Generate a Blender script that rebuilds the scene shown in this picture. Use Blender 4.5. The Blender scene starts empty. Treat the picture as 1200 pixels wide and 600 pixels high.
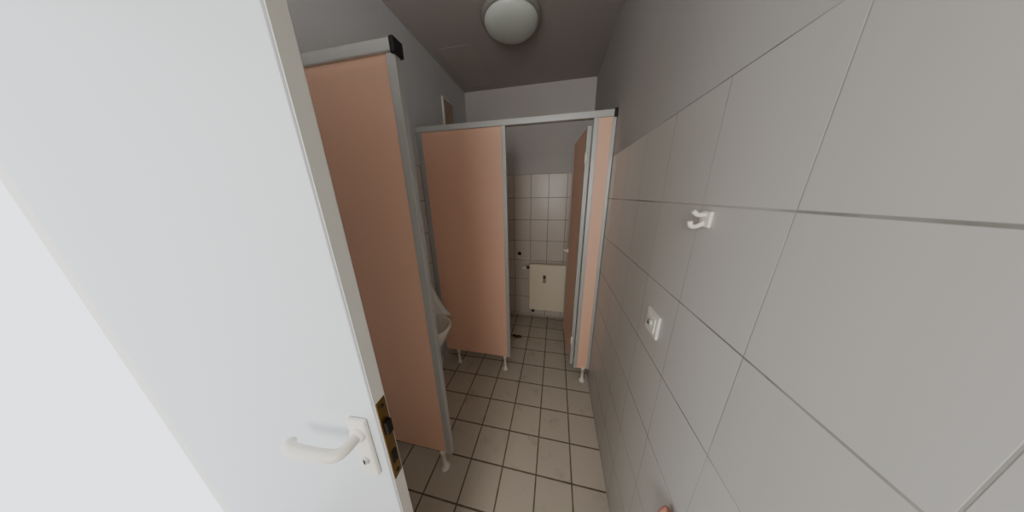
import bpy, bmesh, math
from mathutils import Vector, Matrix
S=bpy.context.scene
COL=S.collection
XR,XL,YC,YD,ZC,H,G,T=0.335,-1.010,1.497,2.460,2.627,2.027,0.147,1.784
YB=-1.30

# ---------------------------------------------------------------- materials
def srgb(c):
    return tuple(((x/255)/12.92 if x/255<=.04045 else ((x/255+.055)/1.055)**2.4) for x in c)+(1,)
class NT:
    def __init__(s,name):
        s.m=bpy.data.materials.new(name); s.m.use_nodes=True; s.t=s.m.node_tree
        s.b=s.t.nodes['Principled BSDF']
    def n(s,typ,**k):
        x=s.t.nodes.new(typ)
        for a,b in k.items(): setattr(x,a,b)
        return x
    def l(s,a,b): s.t.links.new(a,b)
    def math(s,op,a,b=None,c=None):
        x=s.n('ShaderNodeMath',operation=op)
        for i,v in enumerate((a,b,c)):
            if v is None: continue
            if isinstance(v,(int,float)): x.inputs[i].default_value=v
            else: s.l(v,x.inputs[i])
        return x.outputs[0]
    def mix(s,f,a,b):
        x=s.n('ShaderNodeMix',data_type='RGBA')
        for sock,v in ((x.inputs[0],f),(x.inputs[6],a),(x.inputs[7],b)):
            if isinstance(v,(int,float)): sock.default_value=v
            elif isinstance(v,tuple): sock.default_value=v
            else: s.l(v,sock)
        return x.outputs[2]
    def noise(s,scale,detail=3,vec=None,rough=.5):
        x=s.n('ShaderNodeTexNoise'); x.inputs['Scale'].default_value=scale
        x.inputs['Detail'].default_value=detail; x.inputs['Roughness'].default_value=rough
        if vec is None: vec=s.n('ShaderNodeNewGeometry').outputs['Position']
        s.l(vec,x.inputs['Vector']); return x.outputs[0]
    def ramp(s,f,lo,hi):
        x=s.n('ShaderNodeMapRange'); x.inputs[1].default_value=lo; x.inputs[2].default_value=hi
        s.l(f,x.inputs[0]); return x.outputs[0]
    def bump(s,h,strength,dist):
        x=s.n('ShaderNodeBump'); x.inputs['Strength'].default_value=strength; x.inputs['Distance'].default_value=dist
        s.l(h,x.inputs['Height']); s.l(x.outputs[0],s.b.inputs['Normal'])
def simple(name,c,rough=.5,metal=0,var=.06,nscale=6,bump=0,bscale=200,spec=.5):
    k=NT(name); c1=srgb(c); c2=tuple(max(0,x*(1-var*2)) for x in c1[:3])+(1,)
    k.l(k.mix(k.noise(nscale),c1,c2),k.b.inputs['Base Color'])
    k.b.inputs['Roughness'].default_value=rough; k.b.inputs['Metallic'].default_value=metal
    k.b.inputs['Specular IOR Level'].default_value=spec
    if bump: k.bump(k.noise(bscale,2),bump,.001)
    return k.m
def tilemat(name,ax,size,phase,tile,grout,gw=(.003,.003),top=None,paint=None,rough=.25,dirt=.0,dirtc=(90,75,60),gvar=0):
    k=NT(name); geo=k.n('ShaderNodeNewGeometry'); sep=k.n('ShaderNodeSeparateXYZ'); k.l(geo.outputs['Position'],sep.inputs[0])
    masks=[];cells=[]
    for i in range(2):
        q=k.math('DIVIDE',k.math('SUBTRACT',sep.outputs['XYZ'.index(ax[i])],phase[i]),size[i])
        fr=k.math('FRACT',k.math('ADD',q,100.0)); cells.append(k.math('FLOOR',q))
        dd=k.math('MULTIPLY',k.math('SUBTRACT',.5,k.math('ABSOLUTE',k.math('SUBTRACT',fr,.5))),size[i])
        x=k.n('ShaderNodeMapRange',interpolation_type='SMOOTHSTEP'); x.inputs[1].default_value=gw[i]*.35; x.inputs[2].default_value=gw[i]*.8
        x.inputs[3].default_value=1;x.inputs[4].default_value=0
        k.l(dd,x.inputs[0]); masks.append(x.outputs[0])
    g=k.math('MAXIMUM',masks[0],masks[1])
    cx=k.n('ShaderNodeCombineXYZ'); k.l(cells[0],cx.inputs[0]); k.l(cells[1],cx.inputs[1])
    wn=k.n('ShaderNodeTexWhiteNoise'); k.l(cx.outputs[0],wn.inputs[0])
    t1=srgb(tile); t2=tuple(x*.88 for x in t1[:3])+(1,)
    f=k.math('ADD',k.math('MULTIPLY',wn.outputs[0],.45),k.math('MULTIPLY',k.noise(4),.55))
    tc=k.mix(f,t1,t2)
    if dirt:
        n=k.ramp(k.noise(7,6,rough=.7),.56,.74)
        tc=k.mix(k.math('MULTIPLY',n,dirt),tc,srgb(dirtc))
    gm=g
    if gvar:
        gm=k.math('MULTIPLY',k.math('MAXIMUM',k.math('MULTIPLY',masks[0],.6),masks[1]),k.math('ADD',1-gvar,k.math('MULTIPLY',k.ramp(k.noise(3.5,2),.4,.6),gvar)))
    gc=k.mix(k.ramp(k.noise(18,3),.35,.65),srgb(grout),tuple(x*.6 for x in srgb(grout)[:3])+(1,))
    col=k.mix(gm,tc,gc); r=k.math('ADD',rough,k.math('MULTIPLY',g,.6))
    hgt=k.math('SUBTRACT',1.0,g)
    if top is not None:
        up=k.math('GREATER_THAN',sep.outputs[2],top)
        pc=k.mix(k.noise(3),srgb(paint),tuple(x*.88 for x in srgb(paint)[:3])+(1,))
        col=k.mix(up,col,pc)
        r=k.math('MAXIMUM',r,k.math('MULTIPLY',up,.85))
        hgt=k.math('MULTIPLY',hgt,k.math('SUBTRACT',1.0,up))
    k.l(col,k.b.inputs['Base Color']); k.l(r,k.b.inputs['Roughness']); k.bump(hgt,.4,.001)
    return k.m

M={}
M['wr']=tilemat('tiles_right_wall','YZ',(.2,.252),(.574,T),(196,194,189),(136,133,126),(.0018,.0036),T,(186,184,182),rough=.3,gvar=.6)
M['wl']=tilemat('tiles_left_wall','YZ',(.2,.252),(.1,T),(208,206,200),(135,130,122),(.004,.004),T,(206,209,212),rough=.3)
M['wf']=tilemat('tiles_far_wall','XZ',(.2,.252),(-.084,T),(218,209,199),(150,140,128),(.0045,.0045),T,(206,202,200),rough=.3)
M['fl']=tilemat('tiles_floor','XY',(.2,.2),(-.047,.996),(208,199,184),(126,114,100),(.0070,.0070),rough=.38,dirt=.45,dirtc=(128,110,88))
M['ceil']=simple('ceiling_paint',(178,172,169),.9,var=.04,nscale=2)
M['pink']=simple('salmon_laminate',(246,200,174),.5,var=.03,nscale=2,bump=.1,bscale=300)
M['alu']=simple('aluminium_profile',(196,198,196),.42,metal=.3,var=.04)
M['black']=simple('black_plastic',(22,22,24),.5)
M['white']=simple('white_plastic',(236,232,220),.35,var=.02)
M['door']=simple('door_paint',(220,226,232),.4,var=.02,nscale=3)
M['trim']=simple('trim_paint',(232,230,222),.45,var=.03)
M['brass']=simple('brass',(150,122,70),.35,metal=.9,var=.15,nscale=40)
M['dark']=simple('dark_metal',(40,32,26),.5,metal=.5)
M['rad']=simple('radiator_enamel',(246,236,214),.4,var=.02)
M['ceramic']=simple('ceramic',(240,237,228),.15,var=.02)
M['hatch']=simple('hatch_beige',(176,160,146),.6)
M['patch']=simple('patch_paint',(184,178,174),.9,var=.03)
M['skin']=simple('skin',(205,140,124),.5,var=.08,nscale=60)
M['glass']=simple('opal_glass',(212,220,212),.3,var=.03)
M['lampbase']=simple('lamp_base',(165,163,157),.4,metal=.2)
M['rust']=simple('dry_debris',(120,84,56),.9,var=.3,nscale=60)

# ---------------------------------------------------------------- helpers
def obj(name,bm,mat,parent=None,smooth=False):
    me=bpy.data.meshes.new(name); bm.normal_update(); bm.to_mesh(me); bm.free()
    o=bpy.data.objects.new(name,me); COL.objects.link(o)
    me.materials.append(mat)
    if smooth:
        for p in me.polygons: p.use_smooth=True
    if parent: o.parent=parent
    return o
def empty(name,loc=(0,0,0),rz=0):
    e=bpy.data.objects.new(name,None); e.empty_display_size=.05; COL.objects.link(e); e.location=loc; e.rotation_euler=(0,0,rz)
    return e
def box(name,lo,hi,mat,parent=None,bev=0,seg=2):
    bm=bmesh.new(); bmesh.ops.create_cube(bm,size=1)
    for v in bm.verts:
        v.co=Vector([lo[i]+(v.co[i]+.5)*(hi[i]-lo[i]) for i in range(3)])
    if bev: bmesh.ops.bevel(bm,geom=bm.edges[:],offset=bev,segments=seg,profile=.5,affect='EDGES')
    return obj(name,bm,mat,parent)
def lathe(name,prof,center,axis,mat,parent=None,seg=40):
    bm=bmesh.new(); ax=Vector(axis).normalized(); q=Vector((0,0,1)).rotation_difference(ax)
    rings=[]
    for r,h in prof:
        if r<1e-6: rings.append([bm.verts.new(Vector(center)+q@Vector((0,0,h)))])
        else: rings.append([bm.verts.new(Vector(center)+q@Vector((r*math.cos(2*math.pi*i/seg),r*math.sin(2*math.pi*i/seg),h))) for i in range(seg)])
    for a,b in zip(rings,rings[1:]):
        for i in range(seg):
            j=(i+1)%seg
            if len(a)==1 and len(b)==1: continue
            if len(a)==1: bm.faces.new((a[0],b[i],b[j]))
            elif len(b)==1: bm.faces.new((a[i],b[0],a[j]))
            else: bm.faces.new((a[i],a[j],b[j],b[i]))
    bmesh.ops.recalc_face_normals(bm,faces=bm.faces)
    return obj(name,bm,mat,parent,True)
def tube(name,pts,r,mat,parent=None,res=8,rs=None):
    cu=bpy.data.curves.new(name,'CURVE'); cu.dimensions='3D'; cu.bevel_depth=r; cu.bevel_resolution=res; cu.use_fill_caps=True
    sp=cu.splines.new('POLY'); 
    P=[Vector(p) for p in pts]; out=[];
    R=rs or [1]*len(P); rr=[]
    for i in range(len(P)-1):
        p0=P[max(i-1,0)];p1=P[i];p2=P[i+1];p3=P[min(i+2,len(P)-1)]
        for j in range(8):
            t=j/8; out.append(.5*((2*p1)+(p2-p0)*t+(2*p0-5*p1+4*p2-p3)*t*t+(-p0+3*p1-3*p2+p3)*t**3)); rr.append(R[i]*(1-t)+R[i+1]*t)
    out.append(P[-1]); rr.append(R[-1])
    sp.points.add(len(out)-1)
    for i,p in enumerate(out): sp.points[i].co=(*p,1); sp.points[i].radius=rr[i]
    o=bpy.data.objects.new(name,cu); COL.objects.link(o); cu.materials.append(mat)
    dg=bpy.context.evaluated_depsgraph_get(); me=bpy.data.meshes.new_from_object(o.evaluated_get(dg))
    bpy.data.objects.remove(o); o=bpy.data.objects.new(name,me); COL.objects.link(o)
    if not me.materials: me.materials.append(mat)
    for p in me.polygons: p.use_smooth=True
    if parent: o.parent=parent
    return o

# ---------------------------------------------------------------- room shell
W=.12
box('floor',(XL-W,YB-W,-.1),(XR+W,YD+W,0),M['fl'])
box('ceiling',(XL-W,YB-W,ZC),(XR+W,YD+W,ZC+.1),M['ceil'])
box('wall_right',(XR,YB-W,0),(XR+W,YD+W,ZC),M['wr'])
box('wall_far',(XL-W,YD,0),(XR+W,YD+W,ZC),M['wf'])
def joined(name,boxes,mat):
    bm=bmesh.new()
    for lo,hi in boxes:
        r=bmesh.ops.create_cube(bm,size=1)
        for v in r['verts']: v.co=Vector([lo[i]+(v.co[i]+.5)*(hi[i]-lo[i]) for i in range(3)])
    return obj(name,bm,mat)
DY0,DY1,DZ=-.50,.26,2.06
joined('wall_left',[((XL-W,DY1,0),(XL,YD+W,ZC)),((XL-W,YB-W,0),(XL,DY0,ZC)),((XL-W,DY0,DZ),(XL,DY1,ZC))],M['wl'])
wx0,wx1,wz0,wz1=-.80,.15,1.15,2.30
joined('wall_back',[((XL-W,YB-W,0),(wx0,YB,ZC)),((wx1,YB-W,0),(XR+W,YB,ZC)),((wx0,YB-W,0),(wx1,YB,wz0)),((wx0,YB-W,wz1),(wx1,YB,ZC))],M['wf'])
win=empty('added_window_1')  # unseen window, added to the back wall as an opening for the rear light
for i,(lo,hi) in enumerate([((wx0,YB-.08,wz0),(wx0+.05,YB-.03,wz1)),((wx1-.05,YB-.08,wz0),(wx1,YB-.03,wz1)),((wx0,YB-.08,wz0),(wx1,YB-.03,wz0+.05)),((wx0,YB-.08,wz1-.05),(wx1,YB-.03,wz1))]):
    box('frame_%d'%i,lo,hi,M['trim'],win,.004)
tr=empty('trim_1')
box('jamb_far',(XL-W,DY1-.03,0),(XL+.012,DY1+.0,DZ),M['trim'],tr,.003)
box('jamb_near',(XL-W,DY0,0),(XL+.012,DY0+.03,DZ),M['trim'],tr,.003)
box('head',(XL-W,DY0,DZ-.03),(XL+.012,DY1,DZ),M['trim'],tr,.003)
box('casing_far',(XL,DY1,0),(XL+.012,DY1+.06,DZ+.06),M['trim'],tr,.003)

# ---------------------------------------------------------------- entrance door
dr=empty('door_1',(-.338,.284,0),math.radians(3))
LW=.64
box('leaf',(-LW,-.044,.008),(0,-.012,2.03),M['door'],dr,.003)
box('rebate',(-LW,-.013,.008),(-.012,0,2.03),M['trim'],dr,.002)
box('edge_strip',(-.001,-.040,.010),(.0015,-.014,2.028),M['trim'],dr,.0005)
box('lock_faceplate',(.001,-.038,.94),(.0035,-.016,1.165),M['brass'],dr,.0008)
box('latch_bolt',(.003,-.034,1.075),(.012,-.020,1.11),M['dark'],dr,.002)
box('dead_bolt',(.003,-.033,.985),(.006,-.021,1.02),M['dark'],dr,.001)
for z in (.955,1.15): lathe('screw',[(0,.002),(.0035,.002),(.004,0)],(.0033,-.027,z),(1,0,0),M['dark'],dr,16)
for sgn,y0 in ((-1,-.044),(1,0)):
    hx=-.040 if sgn<0 else -.052
    e=1 if sgn<0 else .6
    yy=sorted((y0,y0+sgn*.009))
    box('handle_plate',(hx-.021,yy[0],.972),(hx+.021,yy[1],1.135),M['white'],dr,.004,3)
    p=[(hx,y0,1.098),(hx,y0+sgn*.028*e,1.098),(hx-.006,y0+sgn*.044*e,1.098),(hx-.026,y0+sgn*.05*e,1.098),(hx-.07,y0+sgn*.05*e,1.096),(hx-.115,y0+sgn*.047*e,1.094),(hx-.128,y0+sgn*.038*e,1.094)]
    tube('lever',p,.0105,M['white'],dr)
    lathe('lever_collar',[(.017,0),(.017,.012),(.013,.016),(0,.016)],(hx,y0,1.098),(0,sgn,0),M['white'],dr)
    lathe('key_cylinder',[(.0095,0),(.0095,.012),(.007,.013),(0,.013)],(hx,y0,1.022),(0,sgn,0),M['alu'],dr,24)
    box('key_slot',(hx-.0012,min(y0+sgn*.0128,y0+sgn*.0145),1.016),(hx+.0012,max(y0+sgn*.0128,y0+sgn*.0145),1.028),M['black'],dr)
for z in (.25,1.75): lathe('hinge',[(0,0),(.008,0),(.008,.09),(0,.09)],(-LW-.006,.002,z),(0,0,1),M['alu'],dr,16)

# ---------------------------------------------------------------- partitions
def foot(x,y,par,top=G):
    lathe('foot',[(0,0),(.026,0),(.027,.006),(.022,.014),(.014,.03),(.0115,.045),(.0105,top-.03),(.016,top-.028),(.016,top+.004),(0,top+.004)],(x,y,0),(0,0,1),M['white'],par,24)
th=.028
def panel(par,x0,x1,y0,z0,z1,pr=(.028,.028)):
    y1=y0+th
    box('panel',(x0+pr[0]*.8,y0+.005,z0),(x1-pr[1]*.8,y1-.005,z1),M['pink'],par)
    if pr[0]: box('profile_left',(x0,y0,z0),(x0+pr[0],y1,z1),M['alu'],par,.003)
    if pr[1]: box('profile_right',(x1-pr[1],y0,z0),(x1,y1,z1),M['alu'],par,.003)
nd=empty('urinal_partition')
panel(nd,XL+.002,-.520,.715,G,H-.02,(.028,.034))
box('top_rail',(XL+.002,.708,H-.024),(-.526,.750,H+.012),M['alu'],nd,.004)
box('end_cap',(-.530,.706,H-.030),(-.512,.752,H+.014),M['black'],nd,.004)
foot(-.585,.729,nd)
cf=empty('toilet_cubicle_partition')
panel(cf,XL+.002,-.347,YC,G,H-.02,(.040,.028))
panel(cf,.205,XR-.002,YC,G-.01,H-.02,(.028,.022))
box('top_rail',(XL+.002,YC-.006,H-.026),(XR-.002,YC+.036,H+.012),M['alu'],cf,.004)
box('rail_end_cap',(XR-.020,YC-.010,H-.030),(XR-.001,YC-.004,H+.016),M['black'],cf,.002)
for x in (-.86,-.40,.285): foot(x,YC+.014,cf)
cd=empty('cubicle_door',(.203,YC+.032,0),math.radians(95))
LL=.53
box('panel',(.02,.004,G),(LL-.02,.024,H-.06),M['pink'],cd)
box('hinge_profile',(0,0,G-.005),(.026,.028,H-.055),M['alu'],cd,.003)
box('latch_profile',(LL-.026,0,G-.005),(LL,.028,H-.055),M['alu'],cd,.003)
for z in (.35,1.75): lathe('hinge',[(0,0),(.009,0),(.009,.07),(0,.07)],(-.004,.026,z),(0,0,1),M['white'],cd,16)
lathe('latch_rose',[(.026,0),(.026,.008),(.02,.011),(0,.011)],(LL-.055,.026,1.04),(0,1,0),M['white'],cd)
tube('latch_knob',[(LL-.055,.03,1.04),(LL-.055,.05,1.04),(LL-.04,.058,1.04),(LL-.01,.058,1.04)],.011,M['white'],cd)

# ---------------------------------------------------------------- radiator
rd=empty('radiator')
x0,x1,z0,z1=-.285,.155,.145,.755; yf=YD-.105
box('front_panel',(x0,yf,z0),(x1,yf+.016,z1),M['rad'],rd,.007,3)
box('back_panel',(x0+.01,yf+.065,z0),(x1-.01,yf+.078,z1-.01),M['rad'],rd,.004)
n=22
bm=bmesh.new()
for i in range(n):
    xa=x0+.02+(x1-x0-.04)*i/(n-1)
    r=bmesh.ops.create_cube(bm,size=1)
    for v in r['verts']: v.co=Vector((xa+v.co.x*.0015,yf+.04+v.co.y*.052,(z0+z1)/2+v.co.z*(z1-z0-.06)))
obj('convector_fins',bm,M['rad'],rd)
for s,xx in (('left',x0),('right',x1-.006)): box('side_cover_'+s,(xx,yf+.008,z0+.01),(xx+.006,yf+.078,z1-.002),M['rad'],rd,.002)
bm=bmesh.new()
for i in range(26):
    xa=x0+.012+(x1-x0-.024)*i/25
    r=bmesh.ops.create_cube(bm,size=1)
    for v in r['verts']: v.co=Vector((xa+v.co.x*.007,yf+.042+v.co.y*.066,z1-.004+v.co.z*.004))
for yy in (yf+.012,yf+.042,yf+.072):
    r=bmesh.ops.create_cube(bm,size=1)
    for v in r['verts']: v.co=Vector(((x0+x1)/2+v.co.x*(x1-x0-.012),yy+v.co.y*.005,z1-.004+v.co.z*.004))
obj('top_grille',bm,M['rad'],rd)
box('heat_meter',(-.117,yf-.018,.53),(-.081,yf+.002,.63),M['lampbase'],rd,.004)
box('heat_meter_display',(-.111,yf-.0195,.595),(-.087,yf-.0175,.62),M['black'],rd)
lathe('valve_body',[(.013,0),(.013,.03),(.016,.031),(.016,.045),(0,.045)],(x0+.002,yf+.045,.70),(-1,0,0),M['dark'],rd,24)
lathe('thermostat_head',[(.017,0),(.021,.008),(.021,.045),(.017,.055),(0,.056)],(x0-.035,yf+.045,.70),(-1,0,0),M['white'],rd,32)
tube('supply_pipe',[(x0-.022,yf+.045,.70),(x0-.022,yf+.075,.70),(x0-.022,YD+.005,.70)],.008,M['rad'],rd)
tube('return_pipe',[(x0+.05,yf+.030,z0+.01),(x0+.05,yf+.030,z0-.035),(x0+.05,YD-.01,z0-.045),(x0+.05,YD+.005,z0-.045)],.009,M['alu'],rd)
lathe('return_valve',[(.018,0),(.018,.035),(0,.035)],(x0+.05,yf+.030,z0-.04),(0,0,1),M['dark'],rd,20)
for xx in (-.2,.07): box('wall_bracket',(xx,yf+.07,.3),(xx+.02,YD+.002,.6),M['alu'],rd)

ph=empty('toilet_paper_holder')
lathe('mount',[(.022,0),(.022,.012),(.012,.018),(.009,.05),(0,.05)],(-.42,YD,.86),(0,-1,0),M['dark'],ph,24)
tube('arm',[(-.42,YD-.045,.86),(-.42,YD-.05,.835),(-.41,YD-.05,.825),(-.31,YD-.05,.825),(-.30,YD-.05,.835)],.0045,M['white'],ph)

# ---------------------------------------------------------------- urinal
ur=empty('urinal',(0,.03,-.06))
def loft(name,secs,mat,par,seg=40):
    bm=bmesh.new(); rings=[]
    for z,hw,dp,xb in secs:
        ring=[]
        for i in range(seg):
            t=-math.pi/2+math.pi*i/(seg-1)
            ring.append(bm.verts.new((XL+xb+(dp-xb)*max(math.cos(t),0)**.8,1.12+hw*math.copysign(abs(math.sin(t))**.85,math.sin(t)),z)))
        rings.append(ring)
    for a,b in zip(rings,rings[1:]):
        for i in range(seg):
            j=(i+1)%seg; bm.faces.new((a[i],a[j],b[j],b[i]))
    bm.faces.new(rings[0]); bm.faces.new(rings[-1])
    bmesh.ops.recalc_face_normals(bm,faces=bm.faces)
    return obj(name,bm,mat,par,True)
DS=.92
loft('bowl',[(z,hw,dp*DS,xb) for z,hw,dp,xb in [(.46,.05,.10,.0),(.48,.09,.16,.0),(.54,.13,.225,.0),(.60,.155,.275,.0),(.66,.168,.30,.0),(.695,.172,.315,.0),(.71,.172,.318,.0),(.716,.166,.312,.0),(.714,.155,.300,.012),(.69,.145,.285,.03),(.64,.12,.24,.04),(.58,.07,.16,.05),(.565,.02,.09,.06)]],M['ceramic'],ur)
bm=bmesh.new()
rings=[]
for k in range(15):
    z=.70+.36*k/14; s=k/14; hw=.172-.03*s**2; wing=(.17*(1-s)**1.6+.06)
    if k>12: hw*=.93 if k==13 else .8
    outer=[];N=24
    for i in range(N+1):
        t=-1+2*i/N; outer.append(bm.verts.new((XL+wing*abs(t)**5*.9+.022,1.12+hw*t,z)))
    back=[bm.verts.new((XL,1.12+hw*(1-2*i/N),z)) for i in range(N+1)]
    rings.append(outer+back)
for a,b in zip(rings,rings[1:]):
    m=len(a)
    for i in range(m):
        j=(i+1)%m; bm.faces.new((a[i],a[j],b[j],b[i]))
bm.faces.new(rings[-1]); bm.faces.new(rings[0]); bmesh.ops.recalc_face_normals(bm,faces=bm.faces)
obj('back_shield',bm,M['ceramic'],ur,True)
tube('flush_pipe',[(XL+.03,1.12,1.05),(XL+.03,1.12,1.15),(XL+.02,1.12,1.22),(XL-.005,1.12,1.23)],.010,M['alu'],ur)
tube('trap',[(XL+.09,1.12,.48),(XL+.09,1.12,.38),(XL+.05,1.12,.34),(XL-.005,1.12,.34)],.02,M['alu'],ur)

# ---------------------------------------------------------------- ceiling lamp
lp=empty('ceiling_lamp')
lc=(-.318,1.600,ZC)
lathe('base_ring',[(.155,0),(.178,-.002),(.184,-.012),(.182,-.030),(.172,-.037),(.155,-.037)],lc,(0,0,1),M['lampbase'],lp,64)
lathe('glass_dome',[(.166,-.034),(.164,-.044),(.156,-.056),(.140,-.068),(.113,-.078),(.08,-.085),(.04,-.089),(0,-.090)],lc,(0,0,1),M['glass'],lp,64)

# ---------------------------------------------------------------- small wall items
vt=empty('ventilation_hatch')
box('frame',(XL-.002,1.93,2.04),(XL+.012,2.12,2.40),M['trim'],vt,.002)
box('door_leaf',(XL+.004,1.945,2.055),(XL+.016,2.105,2.385),M['hatch'],vt,.002)
box('ceiling_patch',(-.92,1.78,ZC-.0015),(-.66,2.36,ZC+.002),M['patch'],None,.0007)
so=empty('light_switch')
yc,zc=.676,1.147
box('plate',(XR-.007,yc-.040,zc-.040),(XR+.002,yc+.040,zc+.040),M['trim'],so,.003)
box('insert',(XR-.010,yc-.026,zc-.026),(XR-.004,yc+.026,zc+.026),M['white'],so,.002)
lathe('centre_boss',[(.012,0),(.012,.005),(.009,.007),(0,.007)],(XR-.009,yc,zc),(-1,0,0),M['alu'],so,24)
lathe('screw_hole',[(.004,0),(.004,.002),(0,.002)],(XR-.0155,yc,zc),(-1,0,0),M['black'],so,16)
hk=empty('wall_hook')
box('base',(XR-.006,.530,1.484),(XR+.001,.565,1.520),M['white'],hk,.003)
tube('hook_upper',[(XR-.004,.548,1.512),(XR-.020,.548,1.512),(XR-.030,.548,1.520)],.005,M['white'],hk)
tube('hook_lower',[(XR-.004,.548,1.494),(XR-.016,.548,1.486),(XR-.028,.548,1.486),(XR-.032,.548,1.497)],.005,M['white'],hk)

bm=bmesh.new(); import random; random.seed(3)
vs=[]
for i in range(14):
    t=2*math.pi*i/14; r=.045*(1+.35*random.uniform(-1,1))
    vs.append(bm.verts.new((-.37+1.2*r*math.cos(t),1.98+.6*r*math.sin(t),.004+.01*random.random())))
c=bm.verts.new((-.37,1.98,.014))
for i in range(14): bm.faces.new((vs[i],vs[(i+1)%14],c))
o=obj('dry_leaf',bm,M['rust']); sm=o.modifiers.new('s','SOLIDIFY'); sm.thickness=.003

# ---------------------------------------------------------------- hand resting on the right wall, fingertips at the picture's lower edge
def skin(name,V,E,R,mat,par=None):
    me=bpy.data.meshes.new(name); me.from_pydata(V,E,[]); o=bpy.data.objects.new(name,me); COL.objects.link(o)
    o.modifiers.new('sk','SKIN').use_smooth_shade=True
    for i,r in enumerate(R):
        d=me.skin_vertices[0].data[i]; d.radius=(r,r) if not isinstance(r,tuple) else r
    me.skin_vertices[0].data[0].use_root=True
    s=o.modifiers.new('ss','SUBSURF'); s.levels=2; s.render_levels=2
    me.materials.append(mat)
    if par: o.parent=par
    return o
hd=empty('hand',(0,-.018,-.016))
V=[(.12,.02,.40),(.22,.15,.50),(.285,.25,.575),(.305,.30,.62),(.312,.345,.665),(.314,.375,.70)]
skin('forearm_and_palm',V,[(i,i+1) for i in range(5)],[.040,.034,.026,.030,.034,.030],M['skin'],hd)
tips=[(.345,.780),(.372,.806),(.398,.810),(.422,.792)]
for i,(ty,tz) in enumerate(tips):
    by=.335+.020*i; bz=.680+.002*i
    F=[(.312,by-.01,bz-.03),(.310,by,bz+.01),(.300,(by+ty)/2,(bz+tz)/2+.012),(.308,ty-.005,tz-.025),(.322,ty,tz-.006)]
    skin('finger_%d'%(i+1),F,[(0,1),(1,2),(2,3),(3,4)],[.013,.0105,.0095,.009,.0085],M['skin'],hd)
skin('thumb',[(.300,.29,.61),(.285,.27,.645),(.290,.262,.685),(.305,.268,.715)],[(0,1),(1,2),(2,3)],[.018,.013,.011,.0095],M['skin'],hd)

# ---------------------------------------------------------------- light
w=bpy.data.worlds.new('World'); S.world=w; w.use_nodes=True
w.node_tree.nodes['Background'].inputs[0].default_value=(.92,.95,1,1); w.node_tree.nodes['Background'].inputs[1].default_value=2.6
ld=bpy.data.lights.new('added_rear_fill','AREA'); ld.shape='RECTANGLE'; ld.size=.93; ld.size_y=1.1; ld.energy=25; ld.color=(1,.95,.87)  # added area fill behind the camera, shining through the invented back opening
lo=bpy.data.objects.new('added_rear_fill',ld); COL.objects.link(lo); lo.location=((wx0+wx1)/2,YB-.10,(wz0+wz1)/2); lo.rotation_euler=(math.radians(90),0,0)

# ---------------------------------------------------------------- camera
p,y,r=.2855,.2080,-.0166
F=Vector((-math.sin(y)*math.cos(p),math.cos(y)*math.cos(p),-math.sin(p)))
R=Vector((math.cos(y),math.sin(y),0)); U=R.cross(F)
R2=R*math.cos(r)+U*math.sin(r); U2=U*math.cos(r)-R*math.sin(r)
c=bpy.data.cameras.new('camera'); co=bpy.data.objects.new('camera',c); COL.objects.link(co)
m=Matrix((R2,U2,-F)).transposed().to_4x4(); m.translation=Vector((0,0,1.56)); co.matrix_world=m
c.sensor_fit='HORIZONTAL'; c.sensor_width=36; c.lens=36*241.16/1200; c.clip_start=.01
S.camera=co
